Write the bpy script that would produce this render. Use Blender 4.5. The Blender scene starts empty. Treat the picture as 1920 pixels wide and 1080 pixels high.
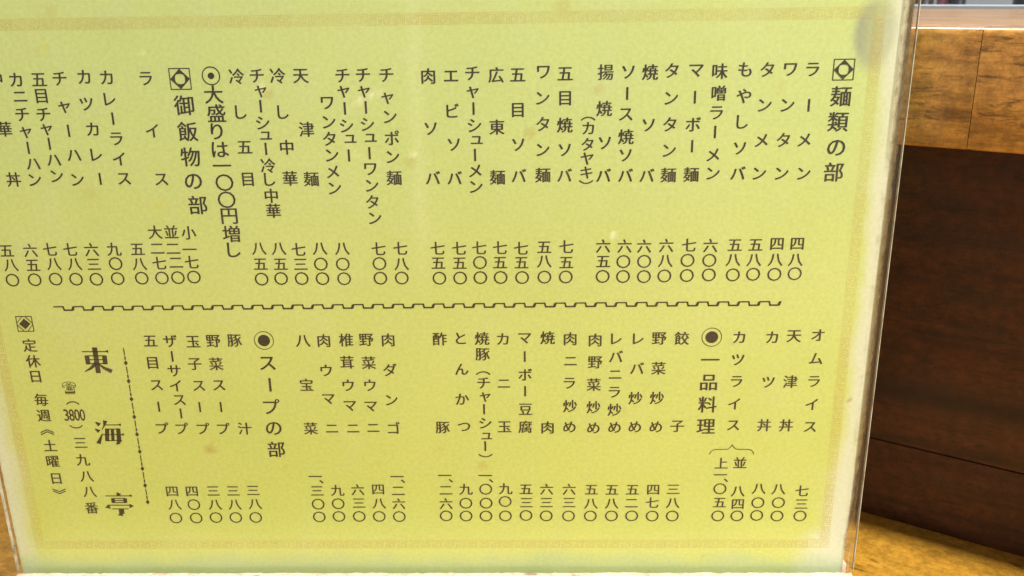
import bpy, bmesh, math, random
from mathutils import Vector, Matrix
random.seed(7)
MM = 0.001
S = bpy.context.scene
COL = S.collection

# ------------------------------------------------------------------ camera
cam = bpy.data.cameras.new('camera')
cam.lens = 32.8125; cam.sensor_width = 36.0; cam.sensor_fit = 'HORIZONTAL'
cam.clip_start = 0.01; cam.clip_end = 50
cam.dof.use_dof = True; cam.dof.focus_distance = 0.372; cam.dof.aperture_fstop = 20.0
cam_ob = bpy.data.objects.new('camera', cam); COL.objects.link(cam_ob)
r_, u_, b_ = (0.999716, 0.019011, -0.01439), (0.007626, 0.316861, 0.948441), (0.02259, -0.948281, 0.316626)
cam_ob.matrix_world = Matrix(((r_[0], u_[0], b_[0], 0.0), (r_[1], u_[1], b_[1], -0.355), (r_[2], u_[2], b_[2], 0.2684), (0, 0, 0, 1)))
S.camera = cam_ob

# ------------------------------------------------------------------ world and lamps (indoor: the room's own lamps)
world = bpy.data.worlds.new('World'); S.world = world; world.use_nodes = True
bg = world.node_tree.nodes['Background']
bg.inputs[0].default_value = (1.0, 0.93, 0.80, 1); bg.inputs[1].default_value = 0.30

ALONG = Vector((0.84392785, -0.53645669, 0))     # the counter's and the tubes' direction
def lamp(name, loc, target, sx, sy, power, colour):
    l = bpy.data.lights.new(name, 'AREA'); l.shape = 'RECTANGLE'; l.size = sx; l.size_y = sy
    l.energy = power; l.color = colour
    o = bpy.data.objects.new(name, l); COL.objects.link(o)
    z = Vector(loc) - Vector(target); z = (z - ALONG * z.dot(ALONG)).normalized(); y = z.cross(ALONG)
    o.matrix_world = Matrix(((ALONG.x, y.x, z.x, loc[0]), (ALONG.y, y.y, z.y, loc[1]), (ALONG.z, y.z, z.z, loc[2]), (0, 0, 0, 1)))
    return o
lamp('ceiling_tube_lamp', (1.83, -1.33, 1.98), (0.0, 0.0, 0.12), 1.2, 0.14, 268, (1.0, 0.965, 0.84))
lamp('kitchen_tube_lamp', (0.42, 0.80, 1.45), (0.35, 0.35, 0.2), 1.5, 0.30, 34, (1.0, 0.98, 0.93))
S.view_settings.view_transform = 'Standard'; S.view_settings.look = 'None'
S.view_settings.exposure = 0.07; S.view_settings.gamma = 1.0
S.cycles.max_bounces = 8; S.cycles.transparent_max_bounces = 12

# ------------------------------------------------------------------ helpers
def tag(o, label=None, cat=None, kind=None, group=None):
    if label: o['label'] = label
    if cat: o['category'] = cat
    if kind: o['kind'] = kind
    if group: o['group'] = group
    return o
def link(name, me, mat, parent=None, loc=(0, 0, 0)):
    o = bpy.data.objects.new(name, me); COL.objects.link(o); o.location = loc
    if mat: me.materials.append(mat)
    if parent: o.parent = parent
    return o
def empty(name, loc=(0, 0, 0), rz=0):
    o = bpy.data.objects.new(name, None); COL.objects.link(o); o.location = loc; o.rotation_euler = (0, 0, rz)
    o.empty_display_size = 0.02
    return o
def mesh(name, vs, fs):
    me = bpy.data.meshes.new(name); me.from_pydata(vs, [], fs); me.update(); return me
def box_bm(x0, x1, y0, y1, z0, z1, bevel=0.0, seg=2):
    bm = bmesh.new(); bmesh.ops.create_cube(bm, size=1)
    for v in bm.verts:
        v.co = Vector((x0 + (v.co.x + .5) * (x1 - x0), y0 + (v.co.y + .5) * (y1 - y0), z0 + (v.co.z + .5) * (z1 - z0)))
    if bevel:
        bmesh.ops.bevel(bm, geom=bm.edges[:], offset=bevel, segments=seg, affect='EDGES', profile=0.6)
    return bm
def bm_obj(name, bm, mat, parent=None, smooth=True):
    me = bpy.data.meshes.new(name); bm.to_mesh(me); bm.free()
    if smooth:
        for p in me.polygons: p.use_smooth = True
        me.set_sharp_from_angle(angle=math.radians(35))
    return link(name, me, mat, parent)
def lathe(name, prof, mat, parent=None, n=28):
    vs = []; fs = []
    for r, z in prof:
        for k in range(n):
            a = 2 * math.pi * k / n; vs.append((r * math.cos(a), r * math.sin(a), z))
    for i in range(len(prof) - 1):
        for k in range(n):
            fs.append((i * n + k, i * n + (k + 1) % n, (i + 1) * n + (k + 1) % n, (i + 1) * n + k))
    me = mesh(name, vs, fs)
    for p in me.polygons: p.use_smooth = True
    return link(name, me, mat, parent)

# ------------------------------------------------------------------ materials
class NT:
    def __init__(s, name):
        s.m = bpy.data.materials.new(name); s.m.use_nodes = True
        s.t = s.m.node_tree; s.t.nodes.clear(); s.out = s.t.nodes.new('ShaderNodeOutputMaterial')
    def n(s, typ, ins=None, **kw):
        nd = s.t.nodes.new(typ)
        for k, v in kw.items(): setattr(nd, k, v)
        for k, v in (ins or {}).items():
            if isinstance(v, bpy.types.NodeSocket): s.t.links.new(v, nd.inputs[k])
            else: nd.inputs[k].default_value = v
        return nd
    def math(s, op, a, b=0.0, clamp=False):
        return s.n('ShaderNodeMath', {0: a, 1: b}, operation=op, use_clamp=clamp).outputs[0]
    def ramp(s, fac, stops):
        nd = s.n('ShaderNodeValToRGB', {0: fac}); cr = nd.color_ramp
        while len(cr.elements) < len(stops): cr.elements.new(0.5)
        for e, (p, c) in zip(cr.elements, stops):
            e.position = p; e.color = (*c, 1) if len(c) == 3 else c
        return nd.outputs[0]
    def grey(s, fac, p0, p1, a=0.0, b=1.0):
        return s.n('ShaderNodeMapRange', {0: fac, 1: p0, 2: p1, 3: a, 4: b}, interpolation_type='SMOOTHSTEP').outputs[0]
    def mix(s, fac, a, b, mode='MIX'):
        nd = s.n('ShaderNodeMix', data_type='RGBA', blend_type=mode)
        for i, v in ((0, fac), (6, a), (7, b)):
            if isinstance(v, bpy.types.NodeSocket): s.t.links.new(v, nd.inputs[i])
            else: nd.inputs[i].default_value = v if i == 0 else ((*v, 1) if len(v) == 3 else v)
        return nd.outputs[2]
    def noise(s, vec, scale, detail=4, rough=.55, dist=0.0):
        return s.n('ShaderNodeTexNoise', {'Vector': vec, 'Scale': scale, 'Detail': detail, 'Roughness': rough, 'Distortion': dist}).outputs[0]
    def coords(s, scale=(1, 1, 1), rot=(0, 0, 0), loc=(0, 0, 0)):
        c = s.n('ShaderNodeTexCoord').outputs['Object']
        return s.n('ShaderNodeMapping', {0: c, 1: loc, 2: rot, 3: scale}).outputs[0]
    def bsdf(s, col, rough, normal=None, spec=.5, coat=0.0, coatr=.1, metal=0.0):
        ins = {'Base Color': col if isinstance(col, bpy.types.NodeSocket) else (*col, 1), 'Roughness': rough,
               'Specular IOR Level': spec, 'Coat Weight': coat, 'Coat Roughness': coatr, 'Metallic': metal}
        if normal is not None: ins['Normal'] = normal
        b = s.n('ShaderNodeBsdfPrincipled', ins); s.t.links.new(b.outputs[0], s.out.inputs[0]); return b
    def bump(s, h, strength, dist):
        return s.n('ShaderNodeBump', {'Height': h, 'Strength': strength, 'Distance': dist}).outputs[0]

def wood(name, light, mid, dark, rough=.38, coat=.3, axis='X', fleck=1.0, seed=0.0, rot=0.0, fth=.69, bands=0.0, blotch=.5, contrast=1.0, wear=None, streak=0.0):
    t = NT(name)
    st = {'X': (1, 9, 9), 'Y': (9, 1, 9), 'Z': (9, 9, 1)}[axis]
    base = t.coords(rot=(0, 0, rot), loc=(seed, seed * .7, seed * 1.3))
    v = t.n('ShaderNodeMapping', {0: base, 3: st}).outputs[0]
    v2 = t.n('ShaderNodeMapping', {0: base, 3: tuple(3.5 if k == 9 else 1 for k in st)}).outputs[0]
    warp = t.noise(v2, 7, 3)
    vw = t.n('ShaderNodeVectorMath', {0: v, 1: t.n('ShaderNodeVectorMath', {0: t.n('ShaderNodeCombineXYZ', {0: warp, 1: warp, 2: warp}).outputs[0], 3: .18}, operation='SCALE').outputs[0]}, operation='ADD').outputs[0]
    g1 = t.noise(vw, 14, 6, .62)
    g2 = t.noise(v, 70, 4, .6)
    bl = t.noise(v2, 16, 4, .6)
    f = t.math('ADD', t.math('MULTIPLY', g1, .75), t.math('MULTIPLY', g2, .25))
    f = t.math('ADD', f, t.math('MULTIPLY', t.math('SUBTRACT', bl, .5), blotch))
    w = .17 / contrast
    c = t.ramp(f, [(.5 - w * 1.6, dark), (.5 - w * .35, mid), (.5 + w, light)])
    fl = t.grey(t.noise(t.n('ShaderNodeMapping', {0: base, 3: tuple(3 if k == 9 else 1 for k in st)}).outputs[0], 62, 2, .5), fth, fth + .07)
    c = t.mix(t.math('MULTIPLY', fl, .75 * fleck), c, tuple(x * .25 for x in dark))
    if streak:
        sv = t.n('ShaderNodeMapping', {0: base, 3: tuple(5 if k == 9 else 1 for k in st)}).outputs[0]
        sn = t.grey(t.noise(sv, 85, 5, .68, .6), .51, .66)
        sm = t.grey(t.noise(base, 34, 3, .6), .40, .58)
        c = t.mix(t.math('MULTIPLY', t.math('MULTIPLY', sn, sm), streak), c, tuple(x * .45 for x in dark))
        mo = t.grey(t.noise(base, 190, 6, .75), .3, .7, .66, 1.3)
        c = t.mix(1.0, c, t.n('ShaderNodeCombineColor', {0: mo, 1: mo, 2: mo}).outputs[0], 'MULTIPLY')
    fine = t.grey(t.noise(t.coords(), 900, 2), .3, .7, .9, 1.08)
    c = t.mix(1.0, c, t.n('ShaderNodeCombineColor', {0: fine, 1: fine, 2: fine}).outputs[0], 'MULTIPLY')
    if bands:
        zc = t.n('ShaderNodeSeparateXYZ', {0: t.n('ShaderNodeTexCoord').outputs['Object']}).outputs[2]
        zw = t.math('ADD', zc, t.math('MULTIPLY', t.math('SUBTRACT', t.noise(v2, 9, 3), .5), .012))
        for zb, wd, st_ in ((.0735, .010, .75), (.046, .004, .5), (.152, .006, .3)):
            q = t.math('MULTIPLY', t.math('ABSOLUTE', t.math('SUBTRACT', zw, zb)), 1 / wd)
            c = t.mix(t.grey(q, 0.0, 1.0, st_ * bands, 0.0), c, tuple(x * .5 for x in dark))
    if wear:
        wn = t.grey(t.noise(base, 160, 5, .6), .42, .62)
        c = t.mix(t.math('MULTIPLY', wn, wear[1]), c, wear[0])
    h = t.math('ADD', t.math('MULTIPLY', g2, .6), t.math('MULTIPLY', g1, .6))
    t.bsdf(c, t.grey(bl, .3, .7, rough * .85, rough * 1.25), t.bump(h, .35, .0006), .5, coat, .16)
    return t.m

wood_table = wood('varnished_table_wood', (.48, .255, .034), (.41, .205, .025), (.27, .13, .018), .30, .35, 'X', .8, 0.31, rot=math.radians(32.4), fth=.655, blotch=.4, contrast=.9, streak=.2)
wood_front = wood('orange_brown_counter_wood', (.64, .335, .075), (.50, .245, .048), (.17, .072, .018), .32, .9, 'X', .7, 1.7, blotch=.9, contrast=1.15, streak=.72)
wood_front2 = wood('orange_brown_counter_wood_darker', (.62, .32, .070), (.48, .225, .044), (.15, .064, .016), .32, .9, 'X', .8, 4.2, blotch=1.0, contrast=1.15, streak=.72)
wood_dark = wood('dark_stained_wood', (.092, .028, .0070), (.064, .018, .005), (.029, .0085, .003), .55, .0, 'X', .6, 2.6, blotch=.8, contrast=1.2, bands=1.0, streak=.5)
wood_shelf = wood('pale_worn_shelf_wood', (.30, .165, .07), (.245, .13, .048), (.18, .09, .035), .3, .35, 'X', .3, 5.1, blotch=.5, contrast=.7)
wood_base = wood('bare_worn_base_wood', (.80, .63, .53), (.74, .56, .45), (.58, .38, .27), .6, .0, 'X', .9, 3.3, fth=.66, blotch=.4, contrast=.8, streak=.12)

steel = NT('brushed_steel'); steel.bsdf((.74, .82, .95), .32, metal=1.0); steel = steel.m
def plain(name, col, rough=.5, var=.25, scale=40, metal=0.0):
    t = NT(name); n_ = t.noise(t.coords(), scale, 4)
    c = t.mix(n_, tuple(x * (1 - var) for x in col), tuple(min(1, x * (1 + var)) for x in col))
    t.bsdf(c, rough, metal=metal); return t.m
pot_black = plain('soot_black_pot', (.018, .018, .02), .35)
wall_grey = plain('grey_kitchen_wall_paint', (.30, .32, .37), .55, .12, 6)

def clear_plastic(name, dirt, gloss=1.0):
    t = NT(name)
    tr = t.n('ShaderNodeBsdfTransparent', {0: (.985, .99, .985, 1)}).outputs[0]
    gl = t.n('ShaderNodeBsdfGlossy', {0: (1, 1, 1, 1), 1: .30}).outputs[0]
    fc = t.n('ShaderNodeLayerWeight', {0: .5}).outputs['Facing']        # Schlick, the same from both sides of each face
    fr = t.math('ADD', t.math('MULTIPLY', t.math('POWER', fc, 5.0), .96), .035)
    a = t.n('ShaderNodeMixShader', {0: t.math('MULTIPLY', fr, gloss), 1: tr, 2: gl}).outputs[0]
    d = t.n('ShaderNodeBsdfDiffuse', {0: (.62, .60, .50, 1)}).outputs[0]
    n_ = t.grey(t.noise(t.coords(), 55, 5, .65), .42, .75, dirt * .3, dirt)
    b = t.n('ShaderNodeMixShader', {0: n_, 1: a, 2: d}).outputs[0]
    t.t.links.new(b, t.out.inputs[0]); return t.m
acrylic = clear_plastic('clear_acrylic', .022)
# ------------------------------------------------------------------ table
table = bm_obj('table_top', box_bm(-1.3, .9, -.75, .75, -.04, 0, .002), wood_table)
tag(table, 'varnished golden yellow wooden table surface with dark flecks under the menu stand', kind='structure')

# ------------------------------------------------------------------ counter behind the table
DX, DY = 0.84392785, -0.53645669
wall_k = 0.4543736
OVER = 0.045                                     # the front board stands this far out of the dark panel
rz = math.atan2(DY, DX)
Nn = Vector((0.53645669, 0.84392785, 0))
org = Nn * wall_k + Vector((0, -0.355, 0))       # local x along the counter, local y away from the viewer
counter = empty('serving_counter', org, rz)
tag(counter, 'orange brown wooden serving counter with an overhanging ledge above a dark recessed panel', 'counter')
X0, X1 = -1.5, .75
for z0, z1 in ((.0, .0429), (.0434, .196)):
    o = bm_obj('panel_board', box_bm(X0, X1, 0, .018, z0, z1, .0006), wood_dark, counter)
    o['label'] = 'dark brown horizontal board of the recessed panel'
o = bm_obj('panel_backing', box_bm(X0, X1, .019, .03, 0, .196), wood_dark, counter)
JX = -.0545
ZB, ZT = .1998, .2470
def front_board(x0, x1, mat, seed):
    bm = bmesh.new()
    pr = [(-OVER + .0008, ZB + .0004), (-OVER + .0002, ZB + .0010), (-OVER, ZB + .0018), *[(-OVER + .003 * (1 - math.cos(a)), ZT - .003 * (1 - math.sin(a))) for a in [math.pi / 2 * i / 7 for i in range(8)]], (-OVER + .028, ZT), (-OVER + .028, ZB), (-OVER + .0014, ZB)]
    n = len(pr); A = [bm.verts.new((x0, y, z)) for y, z in pr]; B = [bm.verts.new((x1, y, z)) for y, z in pr]
    for j in range(n): bm.faces.new((A[j], B[j], B[(j + 1) % n], A[(j + 1) % n]))
    bm.faces.new(A); bm.faces.new(B[::-1]); bmesh.ops.recalc_face_normals(bm, faces=bm.faces[:])
    o = bm_obj('front_board', bm, mat, counter); return o
o = front_board(X0, JX - .00012, wood_front, 1); o['label'] = 'orange brown front board left of the butt joint'
o = front_board(JX + .00012, X1, wood_front2, 2); o['label'] = 'darker stained front board right of the butt joint'
bm_obj('ledge_top', box_bm(X0, X1, -OVER + .0284, .165, .215, ZT - .0004, .0008), wood_shelf, counter)
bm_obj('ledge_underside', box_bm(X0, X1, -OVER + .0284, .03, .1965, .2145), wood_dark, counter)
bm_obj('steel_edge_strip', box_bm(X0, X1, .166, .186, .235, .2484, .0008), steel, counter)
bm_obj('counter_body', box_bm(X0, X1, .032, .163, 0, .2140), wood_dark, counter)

# ------------------------------------------------------------------ what shows above the ledge: kitchen wall and dark pots
kw = bm_obj('kitchen_wall', box_bm(-3, 3, 2.2, 2.3, -.8, 1.6), wall_grey)
kw.location = org; kw.rotation_euler = (0, 0, rz); tag(kw, 'grey kitchen wall far behind the counter', kind='structure')
fl = bm_obj('kitchen_floor', box_bm(-3, 3, .3, 2.19, -.9, -.8), wall_grey)
fl.location = org; fl.rotation_euler = (0, 0, rz); tag(fl, 'dark kitchen floor behind the counter', kind='structure')
def pot(lx, ly, r, h, label):
    e = empty('cooking_pot', org + Vector((DX * lx + Nn.x * ly, DY * lx + Nn.y * ly, 0)) + Vector((0, 0, .1997)), rz)
    tag(e, label, 'pot')
    lathe('pot_body', [(0, 0), (r * .9, 0), (r, .01), (r, h), (r * 1.04, h + .002), (r * 1.04, h + .005), (r * .97, h + .005), (r * .96, .012), (0, .012)], pot_black, e)
    for s in (-1, 1):
        vs = []; fs = []
        for i in range(9):
            a = math.pi * i / 8
            c = Vector((s * (r + .022 * math.sin(a)), .028 * math.cos(a), h - .02))
            for k in range(6):
                b = math.tau * k / 6; d = Vector((s * math.sin(a), math.cos(a), 0))
                vs.append(tuple(c + d * .0035 * math.cos(b) + Vector((0, 0, .0035 * math.sin(b)))))
        for i in range(8):
            for k in range(6): fs.append((i * 6 + k, i * 6 + (k + 1) % 6, i * 6 + 6 + (k + 1) % 6, i * 6 + 6 + k))
        link('handle', mesh('handle', vs, fs), pot_black, e)
wt = empty('kitchen_worktop', org, rz); tag(wt, 'stainless steel kitchen worktop behind the wooden ledge', 'worktop')
bm_obj('worktop_surface', box_bm(X0, 1.2, .30, 1.1, .17, .1995, .003), steel, wt)
bm_obj('cabinet_body', box_bm(X0, 1.2, .34, 1.08, -.79, .169), plain('grey_cabinet', (.2, .2, .21), .4), wt)
def bottle(lx, ly, r, h, mat, label):
    e = empty('sauce_bottle', org + Vector((DX * lx + Nn.x * ly, DY * lx + Nn.y * ly, .1997)), rz)
    tag(e, label, 'bottle', group='bottles on the kitchen worktop')
    lathe('bottle_body', [(0, 0), (r * .95, 0), (r, .004), (r, h * .62), (r * .8, h * .72), (r * .38, h * .82), (r * .36, h * .92)], mat, e, 20)
    lathe('cap', [(r * .42, h * .915), (r * .44, h * .92), (r * .44, h), (0, h)], pot_black, e, 20)
bottle(-.276, 1.0, .015, .17, plain('dark_brown_bottle', (.03, .022, .02), .2), 'dark brown bottle nearest the menu in the strip above the ledge')
bottle(-.252, 1.02, .009, .15, plain('reddish_bottle', (.32, .12, .14), .3), 'small reddish bottle between the two dark bottles above the ledge')
bottle(-.231, 1.0, .011, .16, plain('black_bottle', (.02, .02, .022), .25), 'narrow black bottle in the middle of the strip above the ledge')
pot(-.115, 1.0, .048, .13, 'black cooking pot at the far right above the ledge')

# ------------------------------------------------------------------ menu stand: grooved wood block and two acrylic sheets
XL, XR = -.2320, .1395
BZ = .018
stand = empty('menu_stand', (0, 0, 0)); tag(stand, 'table menu stand of two clear acrylic sheets upright in a bare wooden block', 'menu stand')
# block with a groove; the front top edge is worn and the corners are chipped
def block():
    bm = bmesh.new()
    nx = 200
    prof0 = [(-.034, 0), (-.034, BZ - .003), (-.0325, BZ - .001), (-.030, BZ), (-.0032, BZ), (-.0030, BZ - .0004), (-.0030, .006), (.0030, .006), (.0030, BZ - .0004), (.0032, BZ), (.018, BZ), (.020, BZ - .002), (.020, 0)]
    ringv = []
    for i in range(nx + 1):
        u = i / nx; x = (XL + .0005) + u * (XR - XL - .0015)
        endd = min(i, nx - i)
        rr = []
        for j, (y, z) in enumerate(prof0):
            yy, zz = y, z
            if endd == 0 and z > .01 and (y < -.02 or y > .015): zz -= .0012
            if endd == 0: yy *= .985
            if j in (4, 5, 8, 9):
                yy += random.uniform(-.00025, .00025) * (1 if j < 6 else 1); 
                if j in (4,): yy -= max(0, random.gauss(0, .00022))
            if j in (3, 4): zz += random.uniform(-.00012, .00012)
            rr.append(bm.verts.new((x, yy, zz)))
        ringv.append(rr)
    n = len(prof0)
    for i in range(nx):
        for j in range(n):
            bm.faces.new((ringv[i][j], ringv[i + 1][j], ringv[i + 1][(j + 1) % n], ringv[i][(j + 1) % n]))
    bm.faces.new(ringv[0]); bm.faces.new(list(reversed(ringv[-1])))
    bmesh.ops.recalc_face_normals(bm, faces=bm.faces[:])
    return bm
bm_obj('wooden_block', block(), wood_base, stand)
ptop = BZ + .2615
bm_obj('front_sheet', box_bm(XL, XR, -.00285, -.00085, .0062, ptop, .00022, 1), acrylic, stand, smooth=False)
bm_obj('back_sheet', box_bm(XL + .0004, XR - .0006, .0009, .0028, .0062, ptop, .00022, 1), acrylic, stand, smooth=False)
# cut edges of the sheets catch the light: thin frosted strips
edge_m = NT('frosted_cut_edge'); e1 = edge_m
ec = e1.ramp(e1.noise(e1.coords(scale=(1, 1, 1)), 120, 4, .7), [(.33, (.26, .21, .15)), (.5, (.52, .48, .38)), (.66, (.66, .64, .56))])
e1.bsdf(ec, .35); edge_m = e1.m
for nm, x, y0, y1 in (('cut_edge', XR, -.0027, -.0010), ('cut_edge', XL - .0002, -.0027, -.0010)):
    o = bm_obj(nm, box_bm(x, x + .0002, y0, y1, BZ + .0005, ptop - .0005), edge_m, stand, smooth=False)
    o['label'] = 'frosted cut edge of the front acrylic sheet'

t = NT('yellowed_dirt_film')
cz = t.n('ShaderNodeSeparateXYZ', {0: t.n('ShaderNodeTexCoord').outputs['Object']}).outputs
nn_ = t.noise(t.coords(scale=(1, 1, .45)), 190, 5, .7)
zz_ = t.grey(cz[2], .175, .235, .0, .34)
zl_ = t.grey(cz[2], .12, .0, .0, -.12)
al = t.grey(t.math('ADD', t.math('ADD', nn_, zz_), zl_), .45, .78, .04, .5)
dc = t.ramp(t.noise(t.coords(scale=(1.5, 1, .6)), 420, 4, .7), [(.34, (.22, .15, .09)), (.46, (.50, .42, .27)), (.60, (.66, .61, .45))])
df = t.n('ShaderNodeBsdfDiffuse', {0: dc}).outputs[0]; tr = t.n('ShaderNodeBsdfTransparent').outputs[0]
ms = t.n('ShaderNodeMixShader', {0: al, 1: tr, 2: df}).outputs[0]; t.t.links.new(ms, t.out.inputs[0])
fm = mesh('dirt_film', [(.1346, -.0004, BZ + .0002), (XR - .0009, -.0004, BZ + .0002), (XR - .0009, -.0004, ptop - .002), (.1346, -.0004, ptop - .002)], [(0, 1, 2, 3)])
link('dirt_film', fm, t.m, stand)['label'] = 'yellowed dirt trapped between the sheets at the right edge'

# ------------------------------------------------------------------ menu sheet (yellow paper between the sheets)
PXL, PXR, PZ0, PZ1 = -.2314, .1384, .0075, BZ + .2555
NXP, NZP = 242, 176
from mathutils import noise as mn
def fbm(x, z, s, o=4, seed=0.0):
    v = 0; a = .5
    for k in range(o):
        v += a * mn.noise(Vector((x * s + seed, z * s - seed, seed * .37))); a *= .5; s *= 2.03
    return v
def sstep(a, b, x):
    t = min(1, max(0, (x - a) / (b - a))); return t * t * (3 - 2 * t)
#            x mm, z mm over the block, radius, strength, kind (b brown, w pale dent and painted plastic haze, g grey soak, y yellow)
SPOTS = [(25, 209.8, 2.2, .5, 'b'), (-.9, 193.7, 2.3, .6, 'b'), (-46.7, 183.4, 2.2, .45, 'b'), (-99, 209.5, 2.3, .5, 'b'), (-139.1, 60.1, 2.6, .95, 'b'), (-136.5, 64, 1.6, .3, 'b'),
 (-22.6, 51.5, 2.4, .6, 'b'), (31.7, 153.6, 1.6, .7, 'w'), (-45.5, 186.3, 1.4, .65, 'w'), (-101.5, 211.8, 1.6, .7, 'w'), (-64.6, 206.7, 1.4, .7, 'w'), (-60.6, 208.3, 1.2, .65, 'w'), (-56.6, 209.4, 1.1, .65, 'w'),  # last three here: haze reflected in the plastic, painted as pale spots
 (29, 150, 1.8, .35, 'b'), (81.3, 108.2, 1.7, .4, 'b'), (82.5, 109.6, 1.3, .4, 'w'), (131.9, 126, .45, 1.2, 'k'), (128, 101, .4, 1.1, 'k'), (130.5, 81.5, .5, 1.2, 'k'), (74.5, 6, .5, .9, 'k'), (-181.1, 227.6, 1.3, .6, 'y'), (-184.5, 226.6, 1.2, .35, 'b'), (11.5, 240, 3.2, .35, 'b'), (-177, 241, 2.2, .35, 'b'),
 (55, 196.5, 2.0, .3, 'b'), (93, 210, 2.0, .25, 'b'), (-112, 178, 2.5, .15, 'b'), (-173, 172, 2.6, .28, 'b'), (-146, 166.5, 2.2, .30, 'y'), (38, 77, 2.5, .22, 'b'), (-67, 53, 1.6, .28, 'b'), (-107, 51, 1.5, .3, 'b'),
 (-72, 108, 2.2, .18, 'b'), (-40, 60, 2.6, .2, 'b'), (60, 94, 2.0, .2, 'b'), (84, 74, 1.8, .2, 'b'), (-14, 34, 2.2, .12, 'b'), (97, 59, 1.5, .3, 'b'), (-3, 74, 1.8, .25, 'b'), (-190, 60, 2.8, .15, 'y')]
random.seed(11)
for _ in range(70):
    SPOTS.append((random.uniform(-220, 132), random.uniform(5, 250), random.uniform(.4, 1.5), random.uniform(.06, .24), random.choice('bbbyw')))
def attrs(x, z):                      # x, z in mm; z over the block
    nz = fbm(x, z, .05, 4, 3.1); n2 = fbm(x, z, .013, 3, 8.7)
    dr = 138.2 - 2.0 * sstep(70, 5, z) - x; dl = x + 231.2; db = z; dt = 255.5 - z
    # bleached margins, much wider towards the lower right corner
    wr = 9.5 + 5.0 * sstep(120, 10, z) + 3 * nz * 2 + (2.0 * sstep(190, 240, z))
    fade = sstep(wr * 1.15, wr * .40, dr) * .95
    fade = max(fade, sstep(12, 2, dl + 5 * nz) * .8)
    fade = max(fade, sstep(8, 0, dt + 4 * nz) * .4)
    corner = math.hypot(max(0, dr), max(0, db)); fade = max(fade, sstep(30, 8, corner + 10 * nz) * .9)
    # greenish tint along the wooden block
    green = sstep(11, 1, db + 6 * nz) * .62
    # brown frayed rim of the paper at the right side
    rim = sstep(.8 + 1.5 * max(0, fbm(x * .2, z, .22, 3, 5.5) * 2 + .25), .15, dr) * (.55 + .45 * sstep(-.2, .2, fbm(0, z, .12, 3, 1.9)))
    rim = max(rim, sstep(.5, .0, dl) * .2)
    brown = 0.0; pale = 0.0; yel = 0.0
    for sx, sz, r, s, k in SPOTS:
        dx = x - sx; dz = z - sz
        if abs(dx) > r * 3 or abs(dz) > r * 3: continue
        d = math.hypot(dx, dz) / r * (1 + .8 * fbm(x, z, .35, 2, sx * .1))
        a = s * sstep(1.25, .35, d)
        if k == 'b': brown = max(brown, a * .75)
        elif k == 'w': pale = max(pale, a)
        elif k == 'k': brown = max(brown, min(1, a))
        else: yel = max(yel, a)
    # smudge soaked into the top right corner
    g = math.hypot((x - 125.5) / 8.2, (z - 228.5) / 13.5)
    grey = sstep(1.12, .72, g + .25 * nz) * (.36 + .5 * max(0, -(x - 126) / 9) * sstep(1.3, .7, g)) * 1.25
    # curved glare of the plastic left of the centre, painted into the paper
    rr_ = math.hypot((x + 55) / 17, (z - 196) / 14)
    glare_arc = sstep(.10, .0, abs(rr_ - 1)) * sstep(-52, -60, x) * .16
    pale = max(pale, glare_arc)
    pale = max(pale, .12 * sstep(5, 0, abs(x + 43.5 + 2 * nz)) * sstep(110, 190, z))
    sheen = sstep(-215, -120, x) * sstep(-60, -140, x) * 0
    return fade, green, rim, brown, pale, yel, grey
def paper_mesh():
    vs = []; fs = []; A = []
    for j in range(NZP + 1):
        for i in range(NXP + 1):
            x = PXL + (PXR - PXL) * i / NXP; z = PZ0 + (PZ1 - PZ0) * j / NZP
            if i > NXP - 12: x -= (i - NXP + 12) / 12 * .0025 * sstep(.085, .02, z)
            if i == NXP: x -= max(0, fbm(0, z * 1000, .35, 3, 9.1)) * .0011 + .0001
            if i == 0: x += max(0, fbm(0, z * 1000, .3, 3, 2.1)) * .0006
            vs.append((x, 0, z)); A.append(attrs(x * 1000, (z - BZ) * 1000))
    w = NXP + 1
    for j in range(NZP):
        for i in range(NXP):
            fs.append((j * w + i, j * w + i + 1, (j + 1) * w + i + 1, (j + 1) * w + i))
    me = mesh('menu_sheet', vs, fs)
    a1 = me.attributes.new('wear_a', 'FLOAT_COLOR', 'POINT'); a2 = me.attributes.new('wear_glare_b', 'FLOAT_COLOR', 'POINT')
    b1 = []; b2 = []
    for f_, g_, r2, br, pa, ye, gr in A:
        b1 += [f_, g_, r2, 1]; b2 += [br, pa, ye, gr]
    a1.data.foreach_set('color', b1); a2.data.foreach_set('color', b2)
    return me
t = NT('yellow_menu_paper')
c3 = t.coords()
big = t.noise(c3, 9, 3, .5); medn = t.noise(c3, 55, 4, .6); fine = t.noise(c3, 620, 3, .65)
col = t.mix(t.grey(big, .3, .7), (.518, .592, .180), (.552, .612, .184))
col = t.mix(t.math('MULTIPLY', t.grey(medn, .45, .75), .30), col, (.57, .64, .26))
col = t.mix(t.math('MULTIPLY', t.grey(t.noise(c3, 24, 4, .6), .5, .75), .25), col, (.48, .54, .145))
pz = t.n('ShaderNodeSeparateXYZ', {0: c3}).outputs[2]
bounce_tint = t.grey(t.math('ADD', pz, t.math('MULTIPLY', t.math('SUBTRACT', big, .5), .12)), .02, .27)  # table bounce below and plastic sheen above, painted into the paper colour
col = t.mix(bounce_tint, t.mix(1.0, col, (1.045, 1.0, .83), 'MULTIPLY'), t.mix(1.0, col, (1.0, 1.035, 1.38), 'MULTIPLY'))
wa = t.n('ShaderNodeAttribute', attribute_name='wear_a'); wb = t.n('ShaderNodeAttribute', attribute_name='wear_glare_b')
sa = t.n('ShaderNodeSeparateColor', {0: wa.outputs[0]}).outputs; sb = t.n('ShaderNodeSeparateColor', {0: wb.outputs[0]}).outputs
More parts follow.
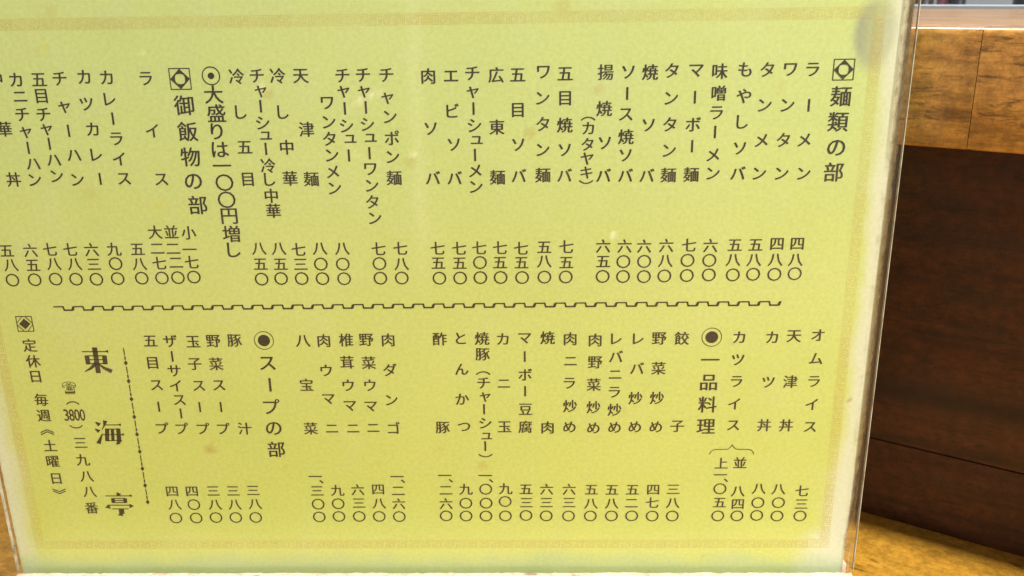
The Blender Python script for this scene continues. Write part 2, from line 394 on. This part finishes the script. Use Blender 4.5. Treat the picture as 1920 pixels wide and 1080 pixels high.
col = t.mix(t.math('MULTIPLY', sa[0], t.grey(medn, .25, .55, .72, 1.0)), col, (.66, .68, .55))
col = t.mix(sa[1], col, (.36, .48, .27))
col = t.mix(sb[2], col, (.62, .56, .03))
col = t.mix(sb[0], col, (.44, .33, .07))
col = t.mix(sb[1], col, (.86, .88, .62))
col = t.mix(wb.outputs[3], col, (.30, .32, .24))
rimc = t.ramp(t.noise(c3, 260, 4, .7), [(.35, (.05, .03, .025)), (.5, (.30, .18, .08)), (.68, (.50, .42, .26))])
col = t.mix(sa[2], col, rimc)
fg = t.grey(fine, .25, .75, .93, 1.06)
col = t.mix(1.0, col, t.n('ShaderNodeCombineColor', {0: fg, 1: fg, 2: fg}).outputs[0], 'MULTIPLY')
hb = t.math('ADD', t.math('MULTIPLY', big, 1.0), t.math('MULTIPLY', medn, .10))
t.bsdf(col, .62, t.bump(hb, .25, .002), .3)
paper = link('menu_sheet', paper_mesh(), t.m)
tag(paper, 'stained yellow Japanese menu sheet with columns of dishes and prices, held between acrylic sheets', 'menu')

# ------------------------------------------------------------------ printing (flat ink lying on the paper)
def ink(name, col, lo=.75):
    t = NT(name); n_ = t.grey(t.noise(t.coords(), 700, 3, .7), .3, .7, lo, 2 - lo)
    c = t.mix(1.0, col, t.n('ShaderNodeCombineColor', {0: n_, 1: n_, 2: n_}).outputs[0], 'MULTIPLY')
    n2 = t.grey(t.noise(t.coords(), 45, 3, .6), .45, .75, 0, .16 if lo < .9 else 0)
    c = t.mix(n2, c, (.22, .20, .08))
    t.bsdf(c, .6, spec=.3); return t.m
ink_black = ink('dark_brown_black_ink', (.012, .010, .009))
ink_soft = ink('worn_dark_ink', (.020, .016, .012))
def faded(name, col, alpha):
    t = NT(name); d = t.n('ShaderNodeBsdfDiffuse', {0: (*col, 1)}).outputs[0]; tr = t.n('ShaderNodeBsdfTransparent').outputs[0]
    al = t.grey(t.noise(t.coords(), 30, 3, .6), .35, .65, alpha * .5, alpha)
    t.t.links.new(t.n('ShaderNodeMixShader', {0: al, 1: tr, 2: d}).outputs[0], t.out.inputs[0]); return t.m
ink_border = faded('faded_orange_border_ink', (.72, .46, .13), .30)
ink_band = faded('faded_border_tint', (.70, .52, .17), .10)
INK_Y = -.00012

def glyph_meshes(chars):
    obs = {}
    for c in chars:
        cu = bpy.data.curves.new('glyph', 'FONT'); cu.body = c; cu.resolution_u = 3; cu.dimensions = '2D'; cu.fill_mode = 'BOTH'
        o = bpy.data.objects.new('glyph', cu); COL.objects.link(o); obs[c] = o
    bpy.context.view_layer.update()
    dg = bpy.context.evaluated_depsgraph_get(); out = {}
    for c, o in obs.items():
        ev = o.evaluated_get(dg); m = ev.to_mesh()
        vs = [(v.co.x, v.co.y) for v in m.vertices]; fs = [tuple(p.vertices) for p in m.polygons]
        ev.to_mesh_clear()
        if c == 'ー': vs = [(y, -x) for x, y in vs]
        x0 = min(v[0] for v in vs); x1 = max(v[0] for v in vs); y0 = min(v[1] for v in vs); y1 = max(v[1] for v in vs)
        cx, cy = (x0 + x1) / 2, (y0 + y1) / 2
        out[c] = ([(x - cx, y - cy) for x, y in vs], fs, x1 - x0, y1 - y0)
    for o in obs.values():
        cu = o.data; bpy.data.objects.remove(o); bpy.data.curves.remove(cu)
    return out
RAW = """
h|麺類の部|115.3,206.3 115.2,196.8 115.4,187 115.3,177.7
n|ラーメン|104,216.2 103.7,203.1 103.1,190.1 104,177.2
n|ワンタン|95.8,216.3 95.8,203.2 95.2,190.2 95.6,177.3
n|タンメン|87.3,216.4 87.3,203.3 87,190.1 87.1,177.4
n|もやしソバ|79.1,216.5 79.3,206.8 79.3,197.2 79,187.2 78.9,177.7
n|味噌ラーメン|69.9,216 69.9,208 69.5,200.7 69.3,193.5 69,184.8 69.4,177.6
n|マーボー麺|61.2,216.3 61.1,206.6 60.9,196.5 60.9,188.2 61,177.3
n|タンタン麺|52.1,216.5 52.3,206.3 52.1,196.6 52.3,186.6 52.3,177.2
n|焼ソバ|44.1,216 44.1,196.4 44.1,177.2
n|ソース焼ソバ|36,216.1 35.8,208.3 35.5,200.5 35.7,192.1 35.7,185 35.9,177.3
n|揚焼ソバ|27.6,216.2 27.3,202.8 27.7,189.8 27.5,177.4
s|︵カタヤキ︶|21.3,199.1 21.4,195.5 21.2,189.4 21.1,183.9 20.9,178.5 20.8,174.8
n|五目焼ソバ|12.6,215.8 12.6,206.8 12.5,196.8 12.5,187.3 12.5,177.6
n|ワンタン麺|4.5,216.5 4.2,206.9 4.2,197.3 4.2,187.4 4.1,177.7
n|五目ソバ|-5.1,215.6 -5.2,202.6 -5.2,189.5 -5.1,177.6
n|広東麺|-13.2,215.7 -13.2,196.3 -13.4,177
n|チャーシューメン|-22,216.4 -22,209.4 -21.9,203.4 -21.7,197 -21,191.5 -21.8,185.8 -21.9,179.6 -21.7,173.3
n|エビソバ|-30,215.5 -29.8,202.7 -29.8,189.8 -29.9,177
n|肉ソバ|-38.5,215.6 -38.4,196 -38.3,177.1
n|チャンポン麺|-54.1,216.2 -54.2,207.6 -53.6,200.6 -53.4,192.7 -53.4,185.3 -53.4,177.2
n|チャーシューワンタン|-62.9,216.3 -62.9,210.1 -62.6,204.3 -62.4,197.9 -61.5,192.8 -62.3,186.9 -62.3,180.7 -62.1,174.2 -62.4,167.8 -61.7,161.2
n|チャーシュー|-70.6,216.2 -70.6,210.2 -70.6,204 -70.4,197.4 -69.3,192.5 -70.3,186.1
n|ワンタンメン|-77.1,206.1 -77,198.9 -77.3,192.6 -76.8,186.2 -77,179.8 -76.7,173.3
n|天津麺|-86.3,216.2 -85.8,196.3 -85.6,177.1
n|冷し中華|-95,216.4 -94.2,202.9 -94,189.5 -93.8,177.4
n|チャーシュー冷し中華|-102.8,216.5 -101.9,210.7 -102.5,205.2 -102.3,198.9 -101.6,194.1 -102.1,189 -101.9,182.5 -101.8,177.1 -101.8,170.6 -101.5,164.6
n|冷し五目|-110.5,216.4 -110.3,203.1 -110.2,189.7 -110.3,177.2
m|大盛りは一〇〇円増し|-119.9,209.8 -119.7,202.8 -120.3,195.9 -119.8,188.9 -119.8,182.7 -119.6,176 -119.5,169.2 -119.2,162.6 -119.2,155.4 -118.9,148.8
h|御飯物の部|-131.7,205.9 -131.5,196 -131.7,186.2 -131.7,176.6 -131.1,167.2
n|ライス|-144.8,216 -145.1,196.4 -144.1,177.5
n|カレーライス|-159.7,216.6 -159.7,208.5 -159.6,201.2 -159.3,193.5 -159.5,185.7 -158.7,177.9
n|カツカレー|-168.2,216.9 -168.8,206.8 -168.1,197.3 -168.1,187.4 -168.1,178
n|チャーハン|-177.5,216.4 -177.5,205.7 -177.4,196.8 -176.9,187.3 -177,177.7
n|五目チャーハン|-185.5,216.1 -185.6,210 -186,203.1 -185.8,197.3 -185.7,191.9 -185.1,185.5 -184.9,179.2
n|カニチャーハン|-194.3,216.2 -193.8,209.9 -194.2,203.2 -194,196.3 -194.2,190.4 -193.4,184.1 -193.8,177.8
n|中華丼|-202,216.5 -202.1,197.7 -202.2,178.1
p|四八〇|103.8,149.3 103.7,142.7 103.8,137
p|四八〇|95.9,149.3 95.8,142.8 95.8,136.8
p|五八〇|87.6,149 87.4,142.8 87.4,136.9
p|五八〇|79.5,149 79.2,142.9 79.4,136.7
p|六〇〇|69.9,148.9 69.8,142.8 69.9,136.8
p|七〇〇|61.5,149.2 61.2,142.9 61.2,136.6
p|六八〇|52.6,149.1 52.5,142.7 52.3,136.5
p|六〇〇|43.9,148.9 44.1,142.6 44.2,136.3
p|六〇〇|36.2,149 35.9,142.6 35.9,136.4
p|六五〇|27.8,149.1 27.9,142.7 27.8,136.5
p|七五〇|13.3,149 13.3,142.4 13.1,136.4
p|五八〇|4.6,148.8 4.6,142.9 4.6,136.4
p|七五〇|-4.6,148.5 -4.5,142.5 -4.3,136.3
p|七五〇|-12.9,148.8 -13,142.6 -12.9,136.4
p|七〇〇|-21.1,148.8 -21,142.7 -21,136.4
p|七五〇|-29.1,148.7 -29.1,142.5 -29.1,136.3
p|七五〇|-37.6,148.8 -37.6,142.6 -37.4,136.3
p|七八〇|-52.4,148.9 -52.3,142.3 -52.5,136.5
p|七〇〇|-61.1,148.8 -61.1,142.6 -61.1,136.5
p|八〇〇|-75.6,148.9 -75.8,142.5 -75.7,136.4
p|八〇〇|-84.5,149 -84.6,142.6 -84.4,136.5
p|七三〇|-93,148.8 -92.7,142.6 -92.8,136.6
p|八五〇|-100.9,149.1 -100.8,142.7 -101.1,136.7
p|八五〇|-108.8,149.2 -108.8,142.8 -109,136.5
p|小一七〇|-136.1,156 -136.6,149.2 -136.4,143.9 -136.3,137.6
p|並二二〇|-143.1,156.5 -143.2,149.5 -142.8,143.7 -142.8,137.4
p|大二七〇|-149.5,156.4 -149.5,149.6 -149.5,143.6 -149.3,137.3
p|五八〇|-157.5,149.4 -157.6,143.2 -157.5,137.3
p|九〇〇|-167,149.5 -167.2,143.5 -167.3,137.2
p|六三〇|-176.1,149.4 -176.1,143.3 -176,137
p|七八〇|-184.6,149.6 -183.9,143.4 -184.3,137.1
p|七八〇|-192.8,149.7 -192.3,143.5 -192.6,137.2
p|六五〇|-200.8,149.3 -200.9,143.1 -201.2,137
p|五八〇|-210.4,149.2 -209.8,143.2 -210.3,136.9
n|オムライス|115.3,110.8 115.4,100.5 115.5,90.3 115.4,79.9 115.7,69.5
n|天津丼|105.7,110.4 105.8,90.3 105.6,70.3
n|カツ丼|96.9,110 96.8,90.1 96.5,70.4
n|カツライス|83.6,110.1 83.7,100.2 83.7,90.5 83.3,80.3 83.6,70.4
h|一品料理|72.4,100.3 72.3,90.1 72.3,80.1 72.2,70
n|餃子|60.4,109.8 60.2,70.1
n|野菜炒め|51.2,109.8 51.4,96.6 51.2,83.2 51.2,69.9
n|レバ炒め|42.7,109.7 42.6,96.7 42.3,83.2 42.4,69.9
n|レバニラ炒め|33.8,109.7 33.8,102 33.6,93.9 33.5,85.9 33.7,77.9 33.9,69.7
n|肉野菜炒め|25.2,109.3 25.3,99.4 24.9,89.4 24.9,79.1 25,69.5
n|肉ニラ炒め|15,109.9 15.2,100 14.8,90.1 15.1,79.7 14.9,70
n|焼肉|5.8,110.4 5.7,69.8
n|マーボー豆腐|-3.5,110.2 -3.6,102.2 -3.5,94.1 -3.6,86.6 -3.5,78.3 -3.7,70.1
n|カニ玉|-12.5,110 -12.4,90.1 -12.5,70.2
n|焼豚︵チャーシュー︶|-21,110.3 -20.9,103.3 -20.9,94.9 -20.8,90.4 -20.3,84 -20.9,78.4 -20.5,71.9 -20.1,65.9 -20.8,61.1 -20.8,56.6
n|とんかつ|-29.7,110.4 -29.7,96.7 -29.9,83.1 -29.6,70.2
n|酢豚|-38.3,110.2 -38.6,70
n|肉ダンゴ|-59.5,109.9 -59.5,96.6 -59.5,82.8 -59.3,69.9
n|野菜ウマニ|-68.5,110 -68.1,99.8 -68.2,89.7 -68.4,79.9 -68.1,69.9
n|椎茸ウマニ|-76.8,110 -77.1,100.1 -77.3,89.7 -77.2,80.2 -76.7,69.7
n|肉ウマニ|-86,109.8 -86,96.5 -86,83.4 -85.7,69.7
n|八宝菜|-94.6,109.7 -94.8,90.1 -94.7,69.8
h|スープの部|-110.2,99.8 -110.1,90.1 -110.4,80.1 -110.5,69.9 -110.3,60
n|豚汁|-122.9,110.1 -122.9,69.9
n|野菜スープ|-131.7,109.9 -131.7,99.7 -131.6,90 -131.9,80 -131.9,70
n|玉子スープ|-140.1,109.7 -140.6,99.7 -140.1,89.8 -140.9,80 -140.6,70
n|ザーサイスープ|-149.6,110 -149.6,103.2 -149.6,96.7 -149.9,89.9 -149.1,83.3 -149.3,77.1 -149.7,70.1
n|五目スープ|-157.8,110.1 -158.2,100.3 -157.9,90.2 -158.3,80.3 -158.1,70.3
t|東海亭|-181.6,101.7 -181.3,68.4 -181.9,33.3
c|三九八八番|-194.5,63.4 -194.8,55.2 -194.4,47.1 -194.3,39.5 -194.7,31.5
c|定休日|-208.4,108.5 -208.2,101.4 -208.4,94.4
c|毎週︽土曜日︾|-207.9,83.8 -208.1,76.4 -208,68.6 -207.9,62.2 -208,54.5 -207.9,46.1 -207.6,39.8
q|上一、〇五〇|79.6,52.6 79.5,47 82,44.3 79.7,40.2 79.9,33.4 79.5,26.8
q|並|87.5,52.8
q|八四〇|87.5,38.9 87.8,32.6 87.8,26.8
q|八〇〇|96.4,40.1 96.4,33.3 96.3,27
q|八〇〇|104.8,39.9 105.2,33.3 105.1,26.7
q|七三〇|114.8,39.1 115.1,32.6 115,26.7
q|三八〇|59.7,40 59.8,33.2 59.8,26.8
q|四七〇|51.1,39.8 50.9,33.5 51.1,26.8
q|五二〇|42.2,39.8 41.9,33.2 42.2,26.9
q|五八〇|33.4,39.8 33.4,33 33.4,26.9
q|五八〇|24.5,39.9 24.4,33 24.2,26.9
q|六三〇|14.9,40.1 14.9,33.6 14.7,26.9
q|六三〇|5.2,40.2 5.1,33.6 5,27
q|五三〇|-3.7,40.2 -3.6,33.6 -3.8,27.2
q|九〇〇|-12.5,40.5 -12.8,34.2 -12.8,27
q|一、〇〇〇|-21.2,47 -18.7,44.4 -21.1,40.3 -21.1,33.4 -21.3,27
q|九〇〇|-29.7,40.3 -29.9,33.4 -30,27
q|一、二六〇|-38.6,47.1 -36.1,44.5 -38.4,39.8 -38.6,33.2 -38.7,27.1
q|一、二六〇|-59.2,46.6 -56.8,44.3 -59.1,39.6 -59.2,33.2 -59.3,26.8
q|四八〇|-67.8,40.3 -67.8,33.3 -68.1,26.9
q|六三〇|-76.7,40.2 -76.6,33.6 -76.9,26.9
q|九〇〇|-85.5,39.9 -85.7,33.3 -85.8,26.9
q|一、三〇〇|-94.7,46.8 -92.2,44.2 -94.4,39.7 -94.5,33.1 -94.5,26.7
q|三八〇|-122.4,40 -122.2,33.2 -122.6,26.5
q|三八〇|-131.2,39.8 -131.2,32.9 -131.4,26.5
q|三八〇|-139.9,39.8 -139.9,32.9 -140.2,26.5
q|四〇〇|-149.3,39.6 -149.2,33 -149,26.3
q|四八〇|-158,39.6 -157.7,33 -158,26.3
"""
cols = []
for l in RAW.strip().split('\n'):
    k, txt, ps = l.split('|'); cols.append((k, txt, [tuple(map(float, q.split(','))) for q in ps.split()]))
G = glyph_meshes(sorted(set(''.join(c[1] for c in cols)) | set('☎3800')))

def strokes_glyph(quads):
    vs = []; fs = []
    for (xa, ya, wa_), (xb, yb, wb_) in quads:
        d = Vector((xb - xa, yb - ya)).normalized(); n = Vector((-d.y, d.x)); b = len(vs)
        if wa_ > .05: wa_ *= 1.55
        if wb_ > .05: wb_ *= 1.55
        vs += [(xa + n.x * wa_ / 2 - .5, ya + n.y * wa_ / 2 - .5), (xb + n.x * wb_ / 2 - .5, yb + n.y * wb_ / 2 - .5), (xb - n.x * wb_ / 2 - .5, yb - n.y * wb_ / 2 - .5), (xa - n.x * wa_ / 2 - .5, ya - n.y * wa_ / 2 - .5)]
        fs.append((b, b + 1, b + 2, b + 3))
    return vs, fs, 1, 1
th = .034
def hbar(x0, x1, y, serif=True):
    q = [((x0, y, th), (x1, y, th))]
    if serif: q.append(((x1 - .09, y + .012, .012), (x1, y + .005, .075)))
    return q
SER = {
 '東': hbar(.05, .95, .83) + [((.51, .99, .11), (.50, .0, .105)), ((.20, .68, .10), (.20, .34, .10)), ((.80, .68, .10), (.79, .34, .10))] + hbar(.2, .8, .67, 0) + hbar(.2, .8, .52, 0) + hbar(.2, .8, .37, 0)
       + [((.47, .38, .09), (.26, .18, .06)), ((.26, .18, .06), (.03, .05, .02)), ((.53, .38, .03), (.74, .18, .07)), ((.74, .18, .07), (.97, .06, .10))],
 '海': [((.08, .92, .03), (.21, .80, .11)), ((.03, .64, .03), (.16, .53, .10)), ((.06, .04, .10), (.16, .24, .06)), ((.16, .24, .06), (.26, .46, .02)),
       ((.43, .97, .10), (.36, .76, .05)), ((.36, .76, .05), (.26, .60, .02))] + hbar(.38, .95, .80) + hbar(.42, .86, .63, 0)
       + [((.45, .65, .09), (.38, .14, .09)), ((.84, .65, .09), (.80, .10, .10)), ((.80, .10, .10), (.68, .0, .03)), ((.63, .62, .07), (.59, .16, .07))] + hbar(.26, 1.0, .40) + hbar(.36, .90, .16, 0),
 '亭': [((.46, 1.0, .05), (.53, .88, .12))] + hbar(.03, .97, .86) + [((.28, .76, .085), (.28, .56, .085)), ((.72, .76, .085), (.71, .56, .085))] + hbar(.28, .72, .75, 0) + hbar(.28, .72, .66, 0) + hbar(.28, .72, .57, 0)
       + hbar(.08, .92, .46, 0) + [((.09, .48, .05), (.05, .33, .13)), ((.92, .47, .12), (.84, .34, .02))] + hbar(.20, .78, .30, 0)
       + [((.52, .30, .12), (.52, .08, .12)), ((.54, .06, .10), (.36, .03, .02))],
}
EM = {'n': (6.15, 6.15), 'p': (6.02, 6.0), 'q': (6.12, 5.95), 'h': (8.0, 8.0), 'm': (7.6, 7.3), 's': (5.6, 5.6), 'c': (6.15, 6.15), 't': (12.6, 13.4)}
def pt(x, z, y=INK_Y): return (x * MM, y, z * MM + BZ)
class Print:
    def __init__(s): s.v = []; s.f = []
    def glyph(s, g, x, z, ex, ez, bold=0.0):
        vs, fs, w, h = g
        offs = [(0, 0)] if not bold else [(-bold, 0), (bold, 0)]
        for k, (ox, oz) in enumerate(offs):
            b = len(s.v)
            s.v += [pt(x + u * ex + ox, z + v * ez + oz, INK_Y - k * .00002) for u, v in vs]
            s.f += [tuple(b + i for i in f) for f in fs]
    def poly(s, pts, y=INK_Y):
        b = len(s.v); s.v += [pt(x, z, y) for x, z in pts]; s.f.append(tuple(range(b, b + len(pts))))
    def line(s, pts, w, y=INK_Y):
        for k, ((xa, za), (xb, zb)) in enumerate(zip(pts, pts[1:])):
            d = Vector((xb - xa, zb - za)); 
            if d.length == 0: continue
            d.normalize(); n = Vector((-d.y, d.x)) * w / 2; e = d * w * .35
            s.poly([(xa - e.x + n.x, za - e.y + n.y), (xb + e.x + n.x, zb + e.y + n.y), (xb + e.x - n.x, zb + e.y - n.y), (xa - e.x - n.x, za - e.y - n.y)], y - (k % 2) * .000015)
    def ring(s, x, z, r0, r1, n=40, sx=1.0):
        for k in range(n):
            a, c = math.tau * k / n, math.tau * (k + 1) / n
            s.poly([(x + r0 * math.cos(a) * sx, z + r0 * math.sin(a)), (x + r1 * math.cos(a) * sx, z + r1 * math.sin(a)), (x + r1 * math.cos(c) * sx, z + r1 * math.sin(c)), (x + r0 * math.cos(c) * sx, z + r0 * math.sin(c))])
    def disc(s, x, z, r, n=32): s.poly([(x + r * math.cos(math.tau * k / n), z + r * math.sin(math.tau * k / n)) for k in range(n)])
    def done(s, name, mat=ink_black, label=None):
        o = link(name, mesh(name, s.v, s.f), mat, paper)
        if label: o['label'] = label
        return o
NAMES = {'n': 'dish_name', 'p': 'price', 'q': 'price', 'h': 'section_heading', 'm': 'large_portion_note', 's': 'dish_note', 'c': 'shop_information', 't': 'shop_name'}
# columns whose print came out heavier than the rest
for k, txt, ps in cols:
    pr = Print(); ex, ez = EM[k]
    for ch, (x, z) in zip(txt, ps):
        if k == 't': pr.glyph(strokes_glyph(SER[ch]), x, z, 12.3, 11.6); continue
        g = G[ch]; e1x, e1z = ex, ez
        if ch == 'ー' : e1z = ez * .95
        bold = .12 if ch in '麺華焼' and k == 'n' else (.12 if txt in ('焼肉', '肉') and k == 'n' else .10)
        if k in 'h': bold = .11
        if k in 'pq': bold = .08
        pr.glyph(g, x, z, e1x, e1z, bold)
    lab = None
    if k == 'h': lab = 'large section heading reading ' + txt
    elif k == 't': lab = 'restaurant name in heavy serif characters reading ' + txt
    elif k == 'm': lab = 'note reading ' + txt
    pr.done(NAMES[k], ink_black if k in 'nph' or ps[0][0] > -150 else ink_soft, lab)

def mark(x, z, r, solid):
    pr = Print(); w = .32
    pr.line([(x - r, z - r), (x + r, z - r), (x + r, z + r), (x - r, z + r), (x - r, z - r)], w)
    R_ = r * .97
    if solid:
        q = r * .72
        pr.poly([(x - q, z), (x, z - q), (x + q, z), (x, z + q)], INK_Y - .00004)
        for sx in (-1, 1):
            for sz in (-1, 1): pr.line([(x + sx * r, z + sz * r * .1), (x + sx * r * .2, z + sz * r)], .25, INK_Y - .00005)
    else:
        n = 64
        def P2(a, ro):
            c, s_ = math.cos(a), math.sin(a)
            out = R_ / (abs(c) + abs(s_)); inn = min(r * .50 / (abs(c) ** 2.6 + abs(s_) ** 2.6) ** (1 / 2.6), out - .34)
            q = out if ro else inn
            return (x + c * q, z + s_ * q)
        for k in range(n):
            a, c = math.tau * k / n, math.tau * (k + 1) / n
            pr.poly([P2(a, 0), P2(a, 1), P2(c, 1), P2(c, 0)], INK_Y - .00004)
    pr.done('square_mark', ink_black)
mark(115.4, 216.0, 3.75, False); mark(-131.9, 215.7, 3.85, False); mark(-208.7, 118.0, 3.25, True)
def bullseye(x, z, r, w, rd):
    pr = Print(); pr.ring(x, z, r - w, r); pr.disc(x, z, rd); pr.done('circle_mark', ink_black)
bullseye(-120.1, 216.7, 3.45, .38, 1.2); bullseye(72.5, 110.2, 4.1, .24, 2.55); bullseye(-110.7, 110.0, 4.05, .24, 2.5)

pr = Print(); tg = G['☎']; pr.glyph(tg, -195.0, 89.2, 5.9 / tg[2], 5.6 / tg[3], 0)
pr.glyph(G['︵'], -194.8, 82.2, 5.9, 6.3, .05); pr.glyph(G['︶'], -195.0, 71.1, 5.9, 6.3, .05)
for i, c in enumerate('3800'): pr.glyph(G[c], -198.4 + i * 2.3, 76.6, 2.15 / G[c][2] if c != '3' else 2.0 / G[c][2], 5.4 / G[c][3], .05)
pr.done('telephone_number', ink_soft, 'telephone symbol and exchange number 3800 in brackets')

# crenellated divider between the upper and lower half
pr = Print(); x = -195.4; z0 = 124.6; per = 8.18; i = 0
while x < 98.0:
    xe = min(x + per * .46, 98.4)
    pr.line([(x, z0 + .75), (xe, z0 + .75)], .5)
    if xe < 98:
        pr.line([(xe, z0 + .75), (xe + .35, z0 - .75)], .62)
        pr.line([(xe + .35, z0 - .75), (x + per * .90, z0 - .75)], .62)
        pr.poly([(x + per * .84, z0 - 1.0), (x + per * .98, z0 - 1.0), (x + per * 1.06, z0 + .95), (x + per * .93, z0 + .85)], INK_Y - .00003)
    x += per
pr.done('divider_line', ink_black, 'crenellated line dividing the upper dishes from the lower ones')
# dash and dot line beside the restaurant name
pr = Print(); z = 107.3; k = 0
while z > 39:
    pr.line([(-169.4, z - .5), (-169.4, z - 3.3)], .42)
    pr.line([(-169.4, z - 4.1), (-169.4, z - 5.3)], .55)
    pr.poly([(-169.4 - .85, z - 6.9), (-169.4, z - 5.7), (-169.4 + .85, z - 6.9), (-169.4, z - 8.1)], INK_Y - .00003)
    z -= 8.25
pr.done('dotted_line', ink_soft, 'thin dash and dot rule beside the restaurant name')
# brace under the cutlet rice
pr = Print(); pts = []
for i in range(13):
    a = math.pi / 2 * i / 12; pts.append((74.5 + 2.6 * (1 - math.cos(a)), 56.9 + 2.2 * math.sin(a)))
for i in range(9):
    u = i / 8; pts.append((81.0 + 2.7 * u, 59.15 + 2.2 * u ** 2.4))
full = pts + [(83.7 * 2 - px_, pz_) for px_, pz_ in reversed(pts)]
pr.line(full, .28); pr.done('brace', ink_black)

# fretted border: faint tinted band with a key pattern printed a little darker
def border(x0, z0, x1, z1, name='printed_border'):
    W = 4.0
    L = math.hypot(x1 - x0, z1 - z0); d = ((x1 - x0) / L, (z1 - z0) / L); n = (-d[1], d[0])
    T = lambda u, v: (x0 + d[0] * u + n[0] * v, z0 + d[1] * u + n[1] * v)
    pr = Print()
    pr.poly([T(0, 0), T(L, 0), T(L, W), T(0, W)], INK_Y + .00006)
    band = pr.done('border_band', ink_band)
    pr = Print()
    pr.line([T(0, 0), T(L, 0)], .22); pr.line([T(0, W), T(L, W)], .22)
    u = .4; cell = 5.2
    while u + cell < L:
        a = [(0, .7), (0, 3.3), (2.2, 3.3), (2.2, 1.4), (1.1, 1.4), (1.1, 2.4)]
        b = [(2.9, .7), (2.9, 2.6), (3.9, 2.6), (3.9, 1.6)]
        c = [(1.1, .7), (4.6, .7), (4.6, 3.3), (2.9, 3.3)]
        for s_ in (a, b, c): pr.line([T(u + p[0], p[1]) for p in s_], .26, INK_Y - .00003)
        u += cell
    o = pr.done(name, ink_border)
border(128.6, 10.6, 128.6, 238.4); border(-219.0, 10.6, -219.0, 238.4); border(-218.4, 234.2, 124.2, 234.2); border(-218.4, 10.8, 124.2, 10.8)
